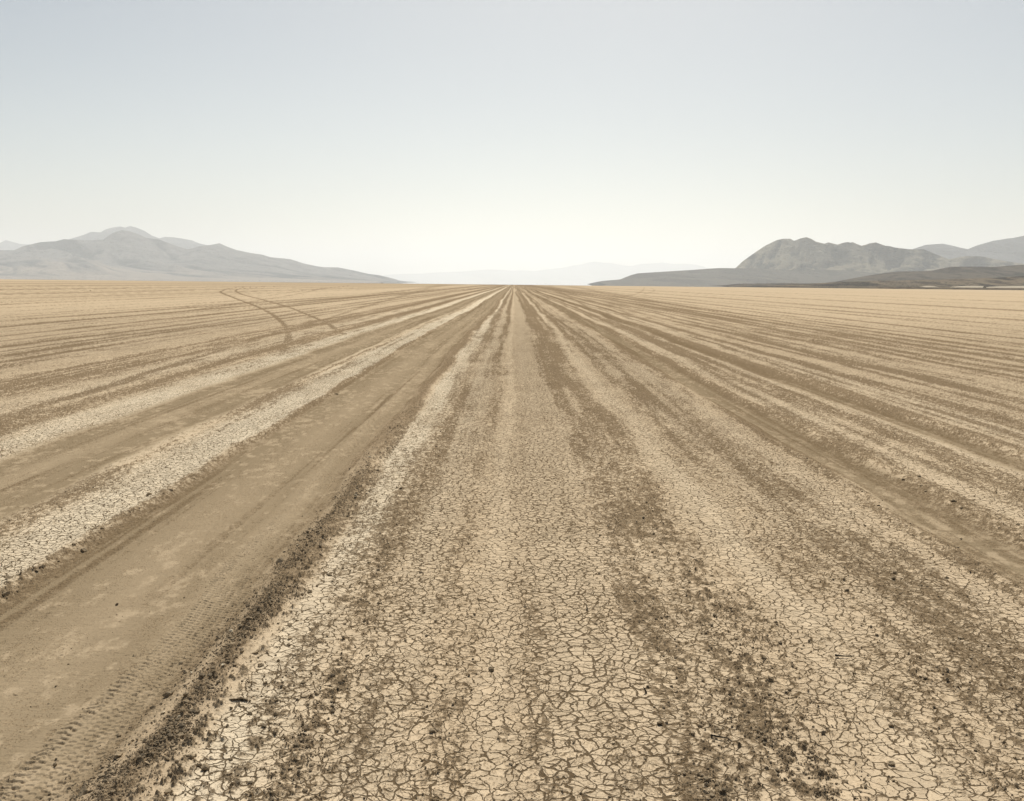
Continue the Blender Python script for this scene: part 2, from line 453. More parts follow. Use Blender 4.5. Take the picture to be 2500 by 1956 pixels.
        # tyre tread along the right side of the main lane
        tr = sstep(-1.045, -1.02, uu) * (1 - sstep(-.895, -.87, uu)) * (.55 + .45 * sstep(.35, .6, fbm(x / .25, y / 1.3, 200, 2) + .12))
        col = (uu + 1.03) / .022
        ph = y / .033 + .5 * (np.floor(col) % 2) + .35 * np.abs((col % 1) - .5) + .5 * (vnoise(x / .05, y / .09, 205) - .5)
        gap = sstep(.04, .16, np.abs((col % 1) - .5) * -1 + .5)
        hh -= (.0065 * sstep(.1, .8, np.sin(2 * np.pi * ph)) * tr * gap * (.5 + vnoise(x / .02, y / .06, 206))).astype(F32)
        blk = sstep(-1.04, -1.03, uu) * (1 - sstep(-1.0, -.985, uu)) * sstep(.35, .5, fbm(x / .3, y / .9, 210, 2))
        hh -= (.0055 * blk * sstep(.1, .8, np.sin(2 * np.pi * (y / .040 + 1.1 * vnoise(x / .03, y / .08, 212))))).astype(F32)
        # faint ribs across the rest of the lane
        hh += (.0012 * la * (fbm(x / .05, y / .012, 215, 2) - .5) * 2).astype(F32)
        H[near] += (hh * (1 - sstep(30, 120, y))).astype(F32)
        crack_open[near] = open_ * (1 - la) * (1 - .55 * msk) * (1 - .55 * sstep(9, 60, y) - .25 * pa * sstep(5, 12, y))
    crack_open[~near] = .35 * crack[~near] * (1 - lane[~near])
    # dusty drifts of pale powder lying in the lanes
    dr = sstep(.50, .74, fbm(X / .075, Y / .13, 230, 4, .65) + .35 * (fbm(X / .5, Y / 1.4, 235, 2) - .5)) * lane
    pale = pale
    lane_o = lane * (1 - .45 * dr * (1 - .5 * sstep(30, 120, Y)))
    return H, np.clip(soil_out, 0, 1), np.clip(pale, 0, 1), np.clip(lane_o, 0, 1), np.clip(crack_open, 0, 1)

def build_playa():
    f = FOC * 1024 / 2500
    k = f * EYE
    dys = np.concatenate([np.arange(700, 150, -.48), np.arange(150, 2, -.5), np.array([1.8, 1.5, 1.2, .9, .6, .4, .25, .15, .09, .045])])
    ys = np.concatenate([[-38000, -500, -20, 0, 1.2, 1.7], k / dys])
    cs = np.concatenate([[-38000, -2000, -200, -20], np.linspace(-.60, .60, 1850), [20, 200, 2000, 38000]])
    nr, nc = len(ys), len(cs)
    w = np.maximum(ys, 2.0)
    X = cs[None, :] * np.where(np.abs(cs)[None, :] > 1, 1.0, w[:, None])
    big = np.abs(cs) > 1
    X[:, big] = np.sign(cs[big])[None, :] * np.maximum(np.abs(cs[big])[None, :], w[:, None] * (.62 + .1 * np.log10(np.abs(cs[big])))[None, :])
    X[:, 0] = -39000; X[:, -1] = 39000
    Y = np.repeat(ys[:, None], nc, 1)
    Xf, Yf = X.ravel().astype(np.float64), Y.ravel().astype(np.float64)
    out = [[] for _ in range(5)]
    step = 150 * nc
    for i in range(0, len(Xf), step):
        for o, v in zip(out, ground(Xf[i:i + step], np.maximum(Yf[i:i + step], .5))):
            o.append(v)
    H, so_, pa, la, fi = (np.concatenate(o) for o in out)
    H = H * (1 - sstep(200, 700, Yf)) 
    me = np_mesh('playa', np.stack([Xf, Yf, H], 1), grid_faces(nr, nc))
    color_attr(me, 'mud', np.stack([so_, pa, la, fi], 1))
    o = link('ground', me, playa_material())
    tag(o, 'tan cracked dry lake bed with long wheel tracks running to the horizon', 'ground', kind='structure')

build_playa()

# ------------------------------------------------------------------ hills
def hill_material(name, gully_tone, crest_tone, light, zs):
    m, nt, p = new_mat(name)
    geo = nd(nt, 'ShaderNodeNewGeometry')
    pos = geo.outputs['Position']
    mp = nd(nt, 'ShaderNodeMapping')
    mp.inputs['Scale'].default_value = (zs, zs, zs * 2.2)
    nt.links.new(pos, mp.inputs[0])
    n1 = noise_node(nt, 3.0, 6, .6, mp.outputs[0])
    at = nd(nt, 'ShaderNodeAttribute', attribute_name='slope')
    sp = nd(nt, 'ShaderNodeSeparateColor')
    nt.links.new(at.outputs['Color'], sp.inputs[0])
    mm = nd(nt, 'ShaderNodeMath', operation='MULTIPLY_ADD')
    nt.links.new(sp.outputs[1], mm.inputs[0]); mm.inputs[1].default_value = .55
    nt.links.new(n1, mm.inputs[2])
    c = mixc(nt, ramp(nt, mm.outputs[0], [(.55, 0.0), (.92, 1.0)]), gully_tone, crest_tone)  # relief shade painted in: dark gullies, pale crests, plus random rock tone
    c = mixc(nt, sp.outputs[0], c, light)
    nt.links.new(c, p.inputs['Base Color'])
    p.inputs['Specular IOR Level'].default_value = 0
    b = nd(nt, 'ShaderNodeBump')
    b.inputs['Strength'].default_value = 1.0
    b.inputs['Distance'].default_value = .30 / zs
    nt.links.new(noise_node(nt, 5.0, 8, .62, mp.outputs[0]), b.inputs['Height'])
    nt.links.new(b.outputs[0], p.inputs['Normal'])
    return m

def hill(name, label, pts, dist, front, back, mat, seed, gully=.35, shear=.6, spur=1.0, apron=.25, cell=None):
    """pts: skyline on the photograph (pixels); the ridge stands at `dist` metres and falls to the playa over front / back metres"""
    P = np.array([unphoto(*p) for p in pts])
    xs = P[:, 0] / FOC * dist
    zs = np.maximum(EYE - P[:, 1] / FOC * dist, 0)
    n = max(60, int((xs[-1] - xs[0]) / (cell or dist / 1400)))
    x = np.linspace(xs[0], xs[-1], n)
    z = np.interp(x, xs, zs)
    nf, nb = 90, 14
    t = np.concatenate([-np.linspace(1, 0, nf) ** 1.15, np.linspace(0, 1, nb)[1:]])
    Xg = np.repeat(x[None, :], len(t), 0)
    Tg = np.repeat(t[:, None], n, 1)
    Dg = np.where(Tg < 0, Tg * front, Tg * back)
    sc = front
    # spurs and gullies run down the front, slightly slanted
    zmax = z.max()
    q = Xg + shear * Dg + .55 * sc * (fbm(Xg / sc * 1.4, Dg / sc * 1.4, seed, 4) - .5)
    rid = 1 - np.abs(2 * fbm(q / (sc * .50), Dg / (sc * 2.2), seed + 5, 3) - 1)
    val2 = np.clip(np.abs(2 * fbm(q / (sc * .24), Dg / (sc * .75), seed + 9, 5, .6) - 1) * 2.4, 0, 1)
    rid2 = 1 - val2
    a = np.abs(Tg)
    bend = np.clip(a - .35 * spur * (rid - .6) * a * (1 - a) * 4, 0, 1)
    prof = np.where(Tg < 0, (1 - bend) ** 1.45 * (1 - apron) + apron * np.clip(1 - a, 0, 1) ** 3 , (1 - a) ** 1.3)
    mod = 1 - 1.05 * gully * (1 - .6 * np.sqrt(np.clip(rid2, 0, 1)) - .4 * rid) * np.clip(a * 6, 0, 1) * (1 - a) ** .5
    rr = np.repeat(z[None, :], len(t), 0)
    # the crest line softens downhill, so that each summit carries its own spurs
    sm = np.stack([np.convolve(np.pad(z, 60, 'edge'), np.hanning(61) / np.hanning(61).sum(), 'same')[60:-60]]).ravel()
    wgt = np.clip(a * 2.2, 0, 1)
    rr = rr * (1 - wgt) + np.minimum(sm[None, :], rr * 1.5 + .02 * zmax) * wgt
    Z = rr * prof * mod
    Z[0] = -1.0; Z[-1] = -1.0
    yk = dist + Dg
    Xw = Xg * np.where(Tg < 0, 1 + .25 * Dg / dist, 1)
    me = np_mesh(name, np.stack([Xw.ravel(), yk.ravel(), Z.ravel()], 1), grid_faces(len(t), n))
    fan = sstep(.42, .85, a + .35 * (rid2 - .6) + .25 * (fbm(Xg / sc * 2, Dg / sc * 2, seed + 20, 3) - .5)) * (Tg < 0)
    color_attr(me, 'slope', np.stack([fan.ravel(), rid2.ravel(), rid.ravel(), np.ones(fan.size)], 1))
    o = link(name, me, mat)
    tag(o, label, 'hills', kind='structure')
    return o

m_left = hill_material('left_hill_rock', (.012, .022, .036), (.21, .20, .19), (.38, .32, .26), 1 / 900)
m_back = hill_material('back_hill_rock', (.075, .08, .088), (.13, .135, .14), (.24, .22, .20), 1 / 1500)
m_right = hill_material('right_hill_rock', (.012, .020, .022), (.29, .26, .185), (.24, .215, .16), 1 / 420)
m_head = hill_material('headland_rock', (.095, .088, .075), (.14, .128, .105), (.16, .14, .11), 1 / 300)
m_bench = hill_material('bench_rock', (.040, .034, .024), (.125, .102, .070), (.13, .105, .075), 1 / 130)

L1 = [(-700, 640), (-420, 612), (-200, 600), (-90, 606), (0, 611), (34, 611), (57, 601), (98, 591.5), (137, 589), (156, 584), (206, 587), (252, 585), (266, 575), (275, 569), (298, 562), (314, 564), (339, 572), (357, 581), (389, 585), (435, 602), (458, 609), (487, 601), (515, 598), (536, 594), (553, 602), (577, 610.5), (610, 617.5), (640, 622), (660, 628), (680, 630), (709, 633), (742, 643.5), (775, 650.5), (791, 652.5), (825, 653), (866, 661), (900, 669), (925, 672), (945, 676.5), (962, 681), (985, 688)]
L2 = [(60, 640), (120, 600), (172, 583.5), (206, 573), (222, 566), (245, 567.5), (259, 559.5), (275, 555.6), (293, 553), (305, 556), (318, 552), (334, 556), (353, 564), (371, 575.5), (389, 582), (403, 578.5), (424, 579.4), (447, 583), (469, 587), (485, 594), (520, 602), (570, 622), (640, 660)]
L3 = [(-300, 620), (-120, 588), (-40, 600), (0, 593), (14, 586.5), (34, 591.5), (50, 596), (90, 598), (140, 610), (220, 650)]
hill('hills', 'pale blue-grey mountain range with gullied flank and light fans beyond the left playa', L1, 10500, 2600, 1800, m_left, 31, gully=.55, shear=.9, apron=.22)
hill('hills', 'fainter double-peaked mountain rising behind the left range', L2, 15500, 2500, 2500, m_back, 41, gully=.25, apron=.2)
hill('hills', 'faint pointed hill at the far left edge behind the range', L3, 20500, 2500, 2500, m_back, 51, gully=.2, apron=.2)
C1 = [(880, 690), (940, 671), (985, 669), (1031, 668), (1068, 665), (1100, 664.5), (1130, 663), (1165, 660), (1196, 658), (1225, 659), (1253, 661), (1280, 660), (1303, 662), (1336, 658), (1377, 653), (1400, 648), (1418, 646), (1435, 641), (1451, 639), (1470, 641), (1493, 642.5), (1520, 648), (1542, 650), (1556, 646), (1567, 644.5), (1595, 643), (1616, 641), (1645, 644.5), (1666, 643.7), (1700, 646.5), (1718, 651), (1735, 659), (1780, 668), (1900, 685)]
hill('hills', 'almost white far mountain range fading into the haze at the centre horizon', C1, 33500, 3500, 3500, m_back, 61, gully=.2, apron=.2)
H1 = [(1457, 688.5), (1470, 686.2), (1497, 683.8), (1513.6, 682.5), (1527, 677), (1543, 671), (1557.5, 667.5), (1620, 663.5), (1693, 659), (1730, 656), (1757, 654.7), (1794, 655), (1870, 656), (1950, 661), (2010, 658), (2080, 661), (2150, 668), (2300, 672), (2500, 676), (2900, 680)]
R1 = [(1784, 668), (1794, 656), (1814, 637.5), (1843, 617), (1868, 600), (1897, 586), (1913, 583), (1930, 583), (1938, 588), (1945, 586), (1954.6, 582), (1969, 579), (1980, 583), (1992, 590), (2012, 595), (2022.6, 592), (2035, 595), (2045, 597.5), (2057.6, 593), (2070, 591), (2076, 592.5), (2082, 591.5), (2092, 596), (2103, 600), (2112, 598), (2123.6, 594), (2138, 592), (2150, 596), (2161, 600), (2172, 601), (2185, 604.5), (2218, 608.6), (2240, 609), (2255.5, 608.6), (2280, 619), (2317, 633), (2342, 628), (2363, 625), (2396, 626), (2424.5, 632), (2466, 639.6), (2500, 644), (2600, 652), (2750, 675)]
R2 = [(2150, 660), (2200, 625), (2227, 608.6), (2260, 598), (2285, 596), (2301, 595), (2325.6, 600), (2345, 605), (2363, 608.6), (2383, 600), (2424.5, 588), (2445, 585), (2457.5, 582.7), (2474, 581), (2500, 575.6), (2560, 560), (2640, 566), (2800, 600), (3000, 660)]
B1 = [(2050, 686), (2090, 678), (2130, 671), (2164, 666), (2191.6, 663), (2230, 662.5), (2265, 662), (2280, 660), (2292, 657.5), (2305, 654.5), (2320, 651.6), (2370, 651), (2430, 651.6), (2485, 647), (2500, 646.5), (2620, 640), (2800, 645), (3000, 670)]
hill('hills', 'low grey headland tapering to a point at the foot of the right hills', H1, 6200, 900, 900, m_head, 71, gully=.12, shear=.2, apron=.1)
hill('hills', 'steep olive-grey ridge of rounded summits on the right', R1, 7000, 1050, 1200, m_right, 81, gully=.6, shear=-.5, apron=.2)
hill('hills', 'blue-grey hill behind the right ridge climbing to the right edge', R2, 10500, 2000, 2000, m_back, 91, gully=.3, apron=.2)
hill('hills', 'dark brown flat-topped bench in front of the right ridge', B1, 3600, 700, 600, m_bench, 101, gully=.12, shear=.2, apron=.1)

# ------------------------------------------------------------------ mirage sheet, far shore
def mirage():
    m, nt, p = new_mat('heat_mirage')
    p.inputs['Base Color'].default_value = (.6, .58, .52, 1)
    p.inputs['Roughness'].default_value = 0.0
    p.inputs['Specular IOR Level'].default_value = .5
    co = np.array([(-9000, 1100, .06), (9000, 780, .06), (16000, 30000, .06), (-16000, 30000, .06)], F32)
    o = link('heat_mirage', np_mesh('heat_mirage', co, np.array([[0, 1, 2, 3]]), False), m)
    tag(o, 'pale mirror-like heat mirage along the horizon under the far hills', 'mirage', kind='structure')

mirage()

# ------------------------------------------------------------------ haze
def haze():
    m = bpy.data.materials.new('desert_haze')
    m.use_nodes = True
    nt = m.node_tree
    nt.nodes.remove(nt.nodes['Principled BSDF'])
    v = nt.nodes.new('ShaderNodeVolumePrincipled')
    v.inputs['Color'].default_value = (.935, .965, .985, 1)
    v.inputs['Density'].default_value = 6.6e-5
    v.inputs['Anisotropy'].default_value = .36
    nt.links.new(v.outputs[0], nt.nodes['Material Output'].inputs['Volume'])
    x, y0, y1, z0, z1 = 42000, -41000, 45000, -3.0, 1250.0
    co = np.array([(sx * x, y, z) for z in (z0, z1) for y in (y0, y1) for sx in (-1, 1)], F32)
    fa = np.array([[0, 2, 3, 1], [4, 5, 7, 6], [0, 1, 5, 4], [2, 6, 7, 3], [0, 4, 6, 2], [1, 3, 7, 5]])
    o = link('haze', np_mesh('haze', co, fa, False), m)
    tag(o, 'pale dusty haze that whitens the far hills', 'haze', kind='stuff')

haze()

# ------------------------------------------------------------------ the scrubby far shore
m_shore = hill_material('shore_soil', (.022, .017, .011), (.20, .155, .10), (.12, .095, .062), 1 / 22)
m_sand = new_mat('shore_sand')[0]
m_sand.node_tree.nodes['Principled BSDF'].inputs['Base Color'].default_value = (.42, .36, .26, 1)
K1 = [(1880, 699.0), (1900, 696.5), (1960, 693), (2010, 691), (2050, 689), (2100, 687.2), (2151, 685), (2190, 685.5), (2228, 683.5), (2290, 683), (2356, 680.5), (2400, 679.5), (2448, 677.5), (2500, 674), (2620, 669), (2800, 672), (2950, 700)]
hill('terrain', 'dark scrubby bank with pale specks along the right horizon', K1, 2300, 330, 400, m_shore, 121, gully=.15, shear=.1, apron=.05, cell=2.5)
K0 = [(1770, 698), (1786, 694.5), (1800, 693.2), (1850, 692.6), (1900, 692.0), (1940, 691.6), (1990, 693), (2060, 700)]  # low mound added in place of the grey mirage under the shrubs
hill('terrain', 'thin low grey mound standing in for the mirage strip left of the scrubby bank', K0, 3000, 260, 300, m_bench, 125, gully=.05, shear=.1, apron=.05, cell=2.5)
for lab, pts in (('small pale sand patch at the left of the shore strip', [(2240, 702), (2252, 699.6), (2258, 698.2), (2272, 698.2), (2282, 699.5), (2296, 702.3)]),
                 ('long pale sand patch left of the lone dark tree', [(2316, 702.5), (2324, 700.4), (2344, 698.8), (2370, 698.2), (2395, 698.4), (2404, 699.6), (2410, 703.2)]),
                 ('pale sand patch right of the lone dark tree', [(2408, 703.2), (2414, 700.2), (2440, 699.3), (2470, 698.6), (2520, 698.2), (2640, 700), (2700, 706)])):
    hill('sand', lab, pts, 1750, 60, 60, m_sand, 131, gully=.05, shear=0, apron=.05, cell=1.2)

hill('terrain', 'thin dark mound standing in for the mirage band where the tan flat ends', [(2060, 703), (2100, 700.9), (2200, 700.9), (2300, 701.6), (2400, 702.4), (2500, 703.2), (2700, 705), (2800, 710)], 1620, 60, 60, m_shore, 141, gully=.05, shear=0, apron=.05, cell=1.5)  # dark mound added in place of the mirage's dark reflection

def hill_top(dist, P, x):
    Q = np.array([unphoto(*p) for p in P])
    return np.interp(x, Q[:, 0] / FOC * dist, np.maximum(EYE - Q[:, 1] / FOC * dist, 0))

def bush(rng, r, h, n):
    """n leafy blades through a low rounded crown"""
    d = rng.normal(size=(n, 3))
    d /= np.linalg.norm(d, axis=1)[:, None]
    c = d * (rng.random(n) ** .4)[:, None] * [r, r, h * .5] + [0, 0, h * .52]
    a = rng.normal(size=(n, 3)); b = rng.normal(size=(n, 3))
    s = r * .34
    V = np.stack([c - a * s * .5, c + b * s * .5, c + a * s * .5], 1)
    return V.reshape(-1, 3), np.arange(3 * n).reshape(-1, 3)

m_scrub, nt, p = new_mat('scrub_leaves')
oi = nd(nt, 'ShaderNodeNewGeometry')
c = mixc(nt, oi.outputs['Random Per Island'], (.030, .028, .018), (.23, .195, .135))
nt.links.new(c, p.inputs['Base Color'])
m_wood = new_mat('grey_wood')[0]
m_wood.node_tree.nodes['Principled BSDF'].inputs['Base Color'].default_value = (.055, .045, .035, 1)

def scrub():
    rng = np.random.default_rng(5)
    V, Fc, k = [], [], 0
    for i in range(1500):
        px = 1905 + 640 * rng.random() ** .8
        t = rng.random()
        D = 2300 - 330 * t
        x = (px - PX) / FOC * 2300 * (1 + .25 * (D - 2300) / 2300)
        z = float(hill_top(2300, K1, np.array([x]))[0]) * max(0, 1 - t) ** 1.45 * .93 - .2
        r = 1.0 + 1.4 * rng.random() ** 2
        v, f = bush(rng, r, r * (1.0 + .5 * rng.random()), 26)
        V.append(v + [x, D, z]); Fc.append(f + k); k += len(v)
    o = link('scrub', np_mesh('scrub', np.concatenate(V), np.concatenate(Fc), False), m_scrub)
    tag(o, 'dark desert scrub covering the bank along the right horizon', 'scrub', kind='stuff')

scrub()

proto = None
rng = np.random.default_rng(9)
for px, sz in ((1790.7, 1.3), (1803.5, 1.2), (1813.6, 1.7), (1819, 1.5), (1826, 1.5), (1832, 1.1), (1845, 1.5), (1848, 1.9), (1852, 1.6), (1857, 1.6), (1862, 1.4), (1871, 1.4),
               (1881, 1.3), (1887, 1.5), (1893, 1.5), (1899, 1.6), (1905, 1.6), (1911, 1.5), (1922, 1.4), (1930, 1.6)):
    if proto is None:
        v, f = bush(rng, 1.0, 1.25, 70)
        o = proto = link('desert_shrub', np_mesh('desert_shrub', v, f, False), m_scrub)
    else:
        o = proto.copy(); COL.objects.link(o)
    x = (px - PX) / FOC * 3000
    o.location = (x, 2990, float(hill_top(3000, K0, np.array([x]))[0]) - .25)
    o.scale = (sz * 1.2, sz * 1.2, sz)
    o.rotation_euler.z = rng.random() * 6.28
    tag(o, 'tiny dark shrub in the dotted line along the thin grey mirage strip', 'shrub', 'shrubs along the grey spit')
o = proto.copy(); COL.objects.link(o)
x, y = on_ground(932.5, 690.3)
o.location = (x, min(y, 1000) , -.1); o.location.x = (932.5 - PX) / FOC * o.location.y
o.scale = (.9, .9, .7)
tag(o, 'lone tiny shrub on the horizon at the tip of the left hills', 'shrub')
if 'group' in o: del o['group']

def lone_tree():
    x, D = (2404 - PX) / FOC * 1700, 1700
    root = bpy.data.objects.new('desert_tree', None)
    COL.objects.link(root); root.location = (x, D, 0)
    tag(root, 'lone dark round tree between pale sand patches on the right shore', 'tree')
    rg = np.random.default_rng(21)
    n = 8
    V, Fq = [], []
    for z, r in ((-.3, .32), (1.0, .24), (2.6, .15)):
        V += [(r * math.cos(6.283 * i / n), r * math.sin(6.283 * i / n), z) for i in range(n)]
    for j in range(2):
        Fq += [(j * n + i, j * n + (i + 1) % n, (j + 1) * n + (i + 1) % n, (j + 1) * n + i) for i in range(n)]
    link('trunk', np_mesh('trunk', np.array(V), np.array(Fq)), m_wood, root)
    v, f = bush(rg, 2.3, 3.9, 420)
    link('crown', np_mesh('crown', v + [0, 0, 1.2], f, False), m_scrub, root)

lone_tree()

# ------------------------------------------------------------------ clods and crumbs of dry mud
def ico(sub):
    import bmesh
    bm = bmesh.new()
    bmesh.ops.create_icosphere(bm, subdivisions=sub, radius=1)
    v = np.array([q.co[:] for q in bm.verts]); f = np.array([[q.index for q in t.verts] for t in bm.faces])
    bm.free()
    return v, f

def lump(v, rng, amp):
    """a broken lump: the ball is cut by random planes and roughened"""
    w = v.copy()
    for _ in range(9):
        nrm = rng.normal(size=3); nrm /= np.linalg.norm(nrm)
        c = .42 + .40 * rng.random()
        d = w @ nrm
        w = w - np.maximum(d - c, 0)[:, None] * nrm
    ph = rng.random(3) * 9
    k = 3.2
    w *= (1 + amp * (np.sin(k * v[:, 0] * 2 + ph[0]) * np.sin(k * v[:, 1] * 1.7 + ph[1]) + .6 * np.sin(k * v[:, 2] * 2.9 + ph[2]) * np.sin(4.1 * k * v[:, 0])))[:, None]
    w *= 1 + amp * .5 * (rng.random(len(v))[:, None] - .5)
    return w * [1.15, 1.0, .72]

def clod_material(name, dark, light):
    m, nt, p = new_mat(name)
    geo = nd(nt, 'ShaderNodeNewGeometry')
    n1 = noise_node(nt, 60, 4, .6, geo.outputs['Position'])
    c = mixc(nt, geo.outputs['Random Per Island'], dark, light)
    oi = nd(nt, 'ShaderNodeObjectInfo')
    c = mixc(nt, 1.0, c, ramp(nt, n1, [(.3, .75), (.7, 1.2)]), 'MULTIPLY')
    c = mixc(nt, 1.0, c, ramp(nt, oi.outputs['Random'], [(0, .75), (1, 1.25)]), 'MULTIPLY')
    nt.links.new(c, p.inputs['Base Color'])
    p.inputs['Specular IOR Level'].default_value = .05
    return m

m_clod = clod_material('dry_mud_clod', (.17, .135, .092), (.36, .28, .18))
m_palec = clod_material('pale_mud_clod', (.40, .34, .25), (.50, .43, .31))

def strip_val(u, j):
    return np.interp(u, STRIPS[:, 0], STRIPS[:, j])

def crumbs(n=60000):
    rng = np.random.default_rng(3)
    f = FOC * 1024 / 2500
    dy = 28 + (560 - 28) * rng.random(n * 4) ** .8
    Y = f * EYE / dy
    X = (rng.random(len(Y)) * 1.16 - .58) * Y
    # the berm beside the main lane gets a share of its own
    nb = n
    dyb = 30 + 530 * rng.random(nb) ** .75
    Yb = f * EYE / dyb
    ub = -.765 + .075 * rng.normal(size=nb)
    X = np.concatenate([X, ub * EYE]); Y = np.concatenate([Y, Yb])
    H, so_, pa, la, fi = ground(X, Y)
    u = X / EYE
    ro = strip_val(u, 5)
    pr = np.clip((.02 + ro ** 1.3 * .9) * (.12 + so_) * (1 - .93 * la), 0, 1)
    pr[:-nb] *= .85
    pr[-nb:] = np.clip(pr[-nb:] * .7, .0, 1)
    pr = pr * (1 - .9 * sstep(3.8, 15, Y)) * (.35 + 1.3 * sstep(.35, .65, fbm(X / .16, Y / .3, 401, 2)))
    pr = np.maximum(pr, .005 * (Y < 9))
    keep = rng.random(len(Y)) < pr
    keep &= rng.random(len(Y)) < .75
    X, Y, H, ro = X[keep], Y[keep], H[keep], ro[keep]
    r = .0021 * np.exp(.62 * rng.normal(size=len(X)))
    r = np.clip(np.maximum(r, .00042 * Y * (.5 + rng.random(len(X)))), 0, .012)
    v0, f0 = ico(1)
    vs = [lump(v0, rng, .10) for _ in range(24)]
    V = np.empty((len(X), len(v0), 3), F32); 
    th = rng.random(len(X)) * 6.283
    sq = .7 + .5 * rng.random((len(X), 3))
    which = rng.integers(0, 24, len(X))
    for w in range(24):
        m = which == w
        a = vs[w][None] * sq[m][:, None, :]
        c, s_ = np.cos(th[m])[:, None], np.sin(th[m])[:, None]
        V[m] = np.stack([a[..., 0] * c - a[..., 1] * s_, a[..., 0] * s_ + a[..., 1] * c, a[..., 2]], -1) * r[m][:, None, None]
    V += np.stack([X, Y, H + r * .35], 1)[:, None, :]
    Fc = (f0[None] + (np.arange(len(X)) * len(v0))[:, None, None]).reshape(-1, 3)
    o = link('mud_crumbs', np_mesh('mud_crumbs', V.reshape(-1, 3), Fc, False), m_clod)
    tag(o, 'small crumbs of dry mud strewn over the berm and the churned wheel tracks', 'mud crumbs', kind='stuff')
    print('crumbs', len(X))

crumbs()

VARS = []
_r = np.random.default_rng(17)
_v, _f = ico(3)
for _ in range(10):
    VARS.append(np_mesh('mud_clod', lump(_v, _r, .13), _f, False))
for me in VARS:
    me.materials.append(m_clod)

def clod(x, y, r, label, group=None, k=None, mat=None):
    me = VARS[_r.integers(0, len(VARS)) if k is None else k]
    o = bpy.data.objects.new('mud_clod', me)
    COL.objects.link(o)
    z = float(ground(np.array([x, x]), np.array([y, y]))[0][0])
    o.location = (x, y, z + r * .26)
    o.rotation_euler = (_r.normal() * .25, _r.normal() * .25, _r.random() * 6.283)
    o.scale = (r * (.9 + .4 * _r.random()), r * (.85 + .3 * _r.random()), r * (.8 + .35 * _r.random()))
    tag(o, label, 'clod', group)
    if mat is not None:
        o.material_slots[0].link = 'OBJECT'
        o.material_slots[0].material = mat
    return o

# clods that can be picked out in the photograph: pixel, radius in pixels, label
NOTED = [
    (442, 1812, 13, 'big dark clod alone on pale crust beside the berm, tapered to its right'),
    (288, 1851, 15, 'largest dark clod at the bottom end of the crumbled berm'),
    (204, 1935, 15, 'dark angular clod at the foot of the berm by the bottom edge'),
    (467, 1855, 12, 'rounded dark clod on the pale crust just below the tapered clod'),
    (502, 1879, 13, 'dark double lump on pale crust, right neighbour of a rounded clod'),
    (348, 1942, 13, 'dark clod on pale crust touching the bottom edge of the picture'),
    (636, 1630, 9, 'greenish dark stone on the pale strip right of the berm'),
    (456, 1633, 10, 'brown rounded stone set in the middle of the berm'),
    (534, 1553, 11, 'dark clod on the right rim of the berm halfway up'),
    (411, 1693, 14, 'broad dark clod across the middle of the berm'),
    (683, 1377, 11, 'dark clod on top of the berm highest up the picture'),
    (1028, 1401, 6, 'single small black stone on clean plates left of the centre line'),
    (1199, 1642, 9, 'black stone with a pointed right tip beside the pale centre strip'),
    (839, 1563, 7, 'small black stone in the churned band left of centre'),
    (1055, 1793, 9, 'dark lump under a raised pale plate left of the centre strip'),
    (744, 1936, 9, 'dark clod near the bottom edge in the left churned band'),
    (760, 1872, 8, 'rounded dark clod, right one of a pair in the left churned band'),
    (732, 1876, 8, 'dark clod, left one of a pair in the left churned band'),
    (2067, 1444, 8, 'lone dark clod on the pale strip right of the churned track'),
    (1827, 1542, 8, 'rounded dark clod topmost in the right churned track'),
    (1797, 1561, 7, 'small dark clod just left of the topmost clod of the right churned track'),
    (2029, 1890, 13, 'largest dark clod low in the right churned track'),
    (2085, 1647, 7, 'small dark clod on smooth pale crust in the right half'),
    (2334, 1677, 9, 'dark clod on cracked plates near the right edge'),
    (2177, 1871, 11, 'dark clod at the pale edge of the right churned track'),
    (2344, 1560, 8, 'flat black stone above the dark clod near the right edge'),
    (2181, 1414, 9, 'dark clod at the left end of a dark crack on the right'),
    (1692, 1795, 10, 'pair-shaped dark clod at the left edge of the right churned track'),
    (1751, 1921, 7, 'small bluish stone on plates near the bottom edge right of centre'),
    (2466, 1684, 10, 'dark clod closest to the right edge of the picture'),
]
for x, y, rp, lab in NOTED:
    X, Y = on_ground(x, y)
    clod(X, Y, rp / FOC * Y * .82, lab)
for x, y, rp, lab in ((221, 710.5, 2.2, 'tiny dark lump far out on the left flat near the horizon'), (1986, 832, 2.2, 'tiny dark lump far out on the right flat')):
    X, Y = on_ground(x, y)
    clod(X, Y, rp / FOC * Y, lab)

def many(n, u0, su, rmin, rmax, label, group, y0=2.9, y1=11.0, mat=None):
    for _ in range(n):
        y = 1 / (1 / y1 + (1 / y0 - 1 / y1) * _r.random() ** .8)
        clod((u0 + su * _r.normal()) * EYE, y, (rmin + (rmax - rmin) * _r.random() ** 2.2) * (1 + .04 * (y - 3)), label, group, mat=mat)

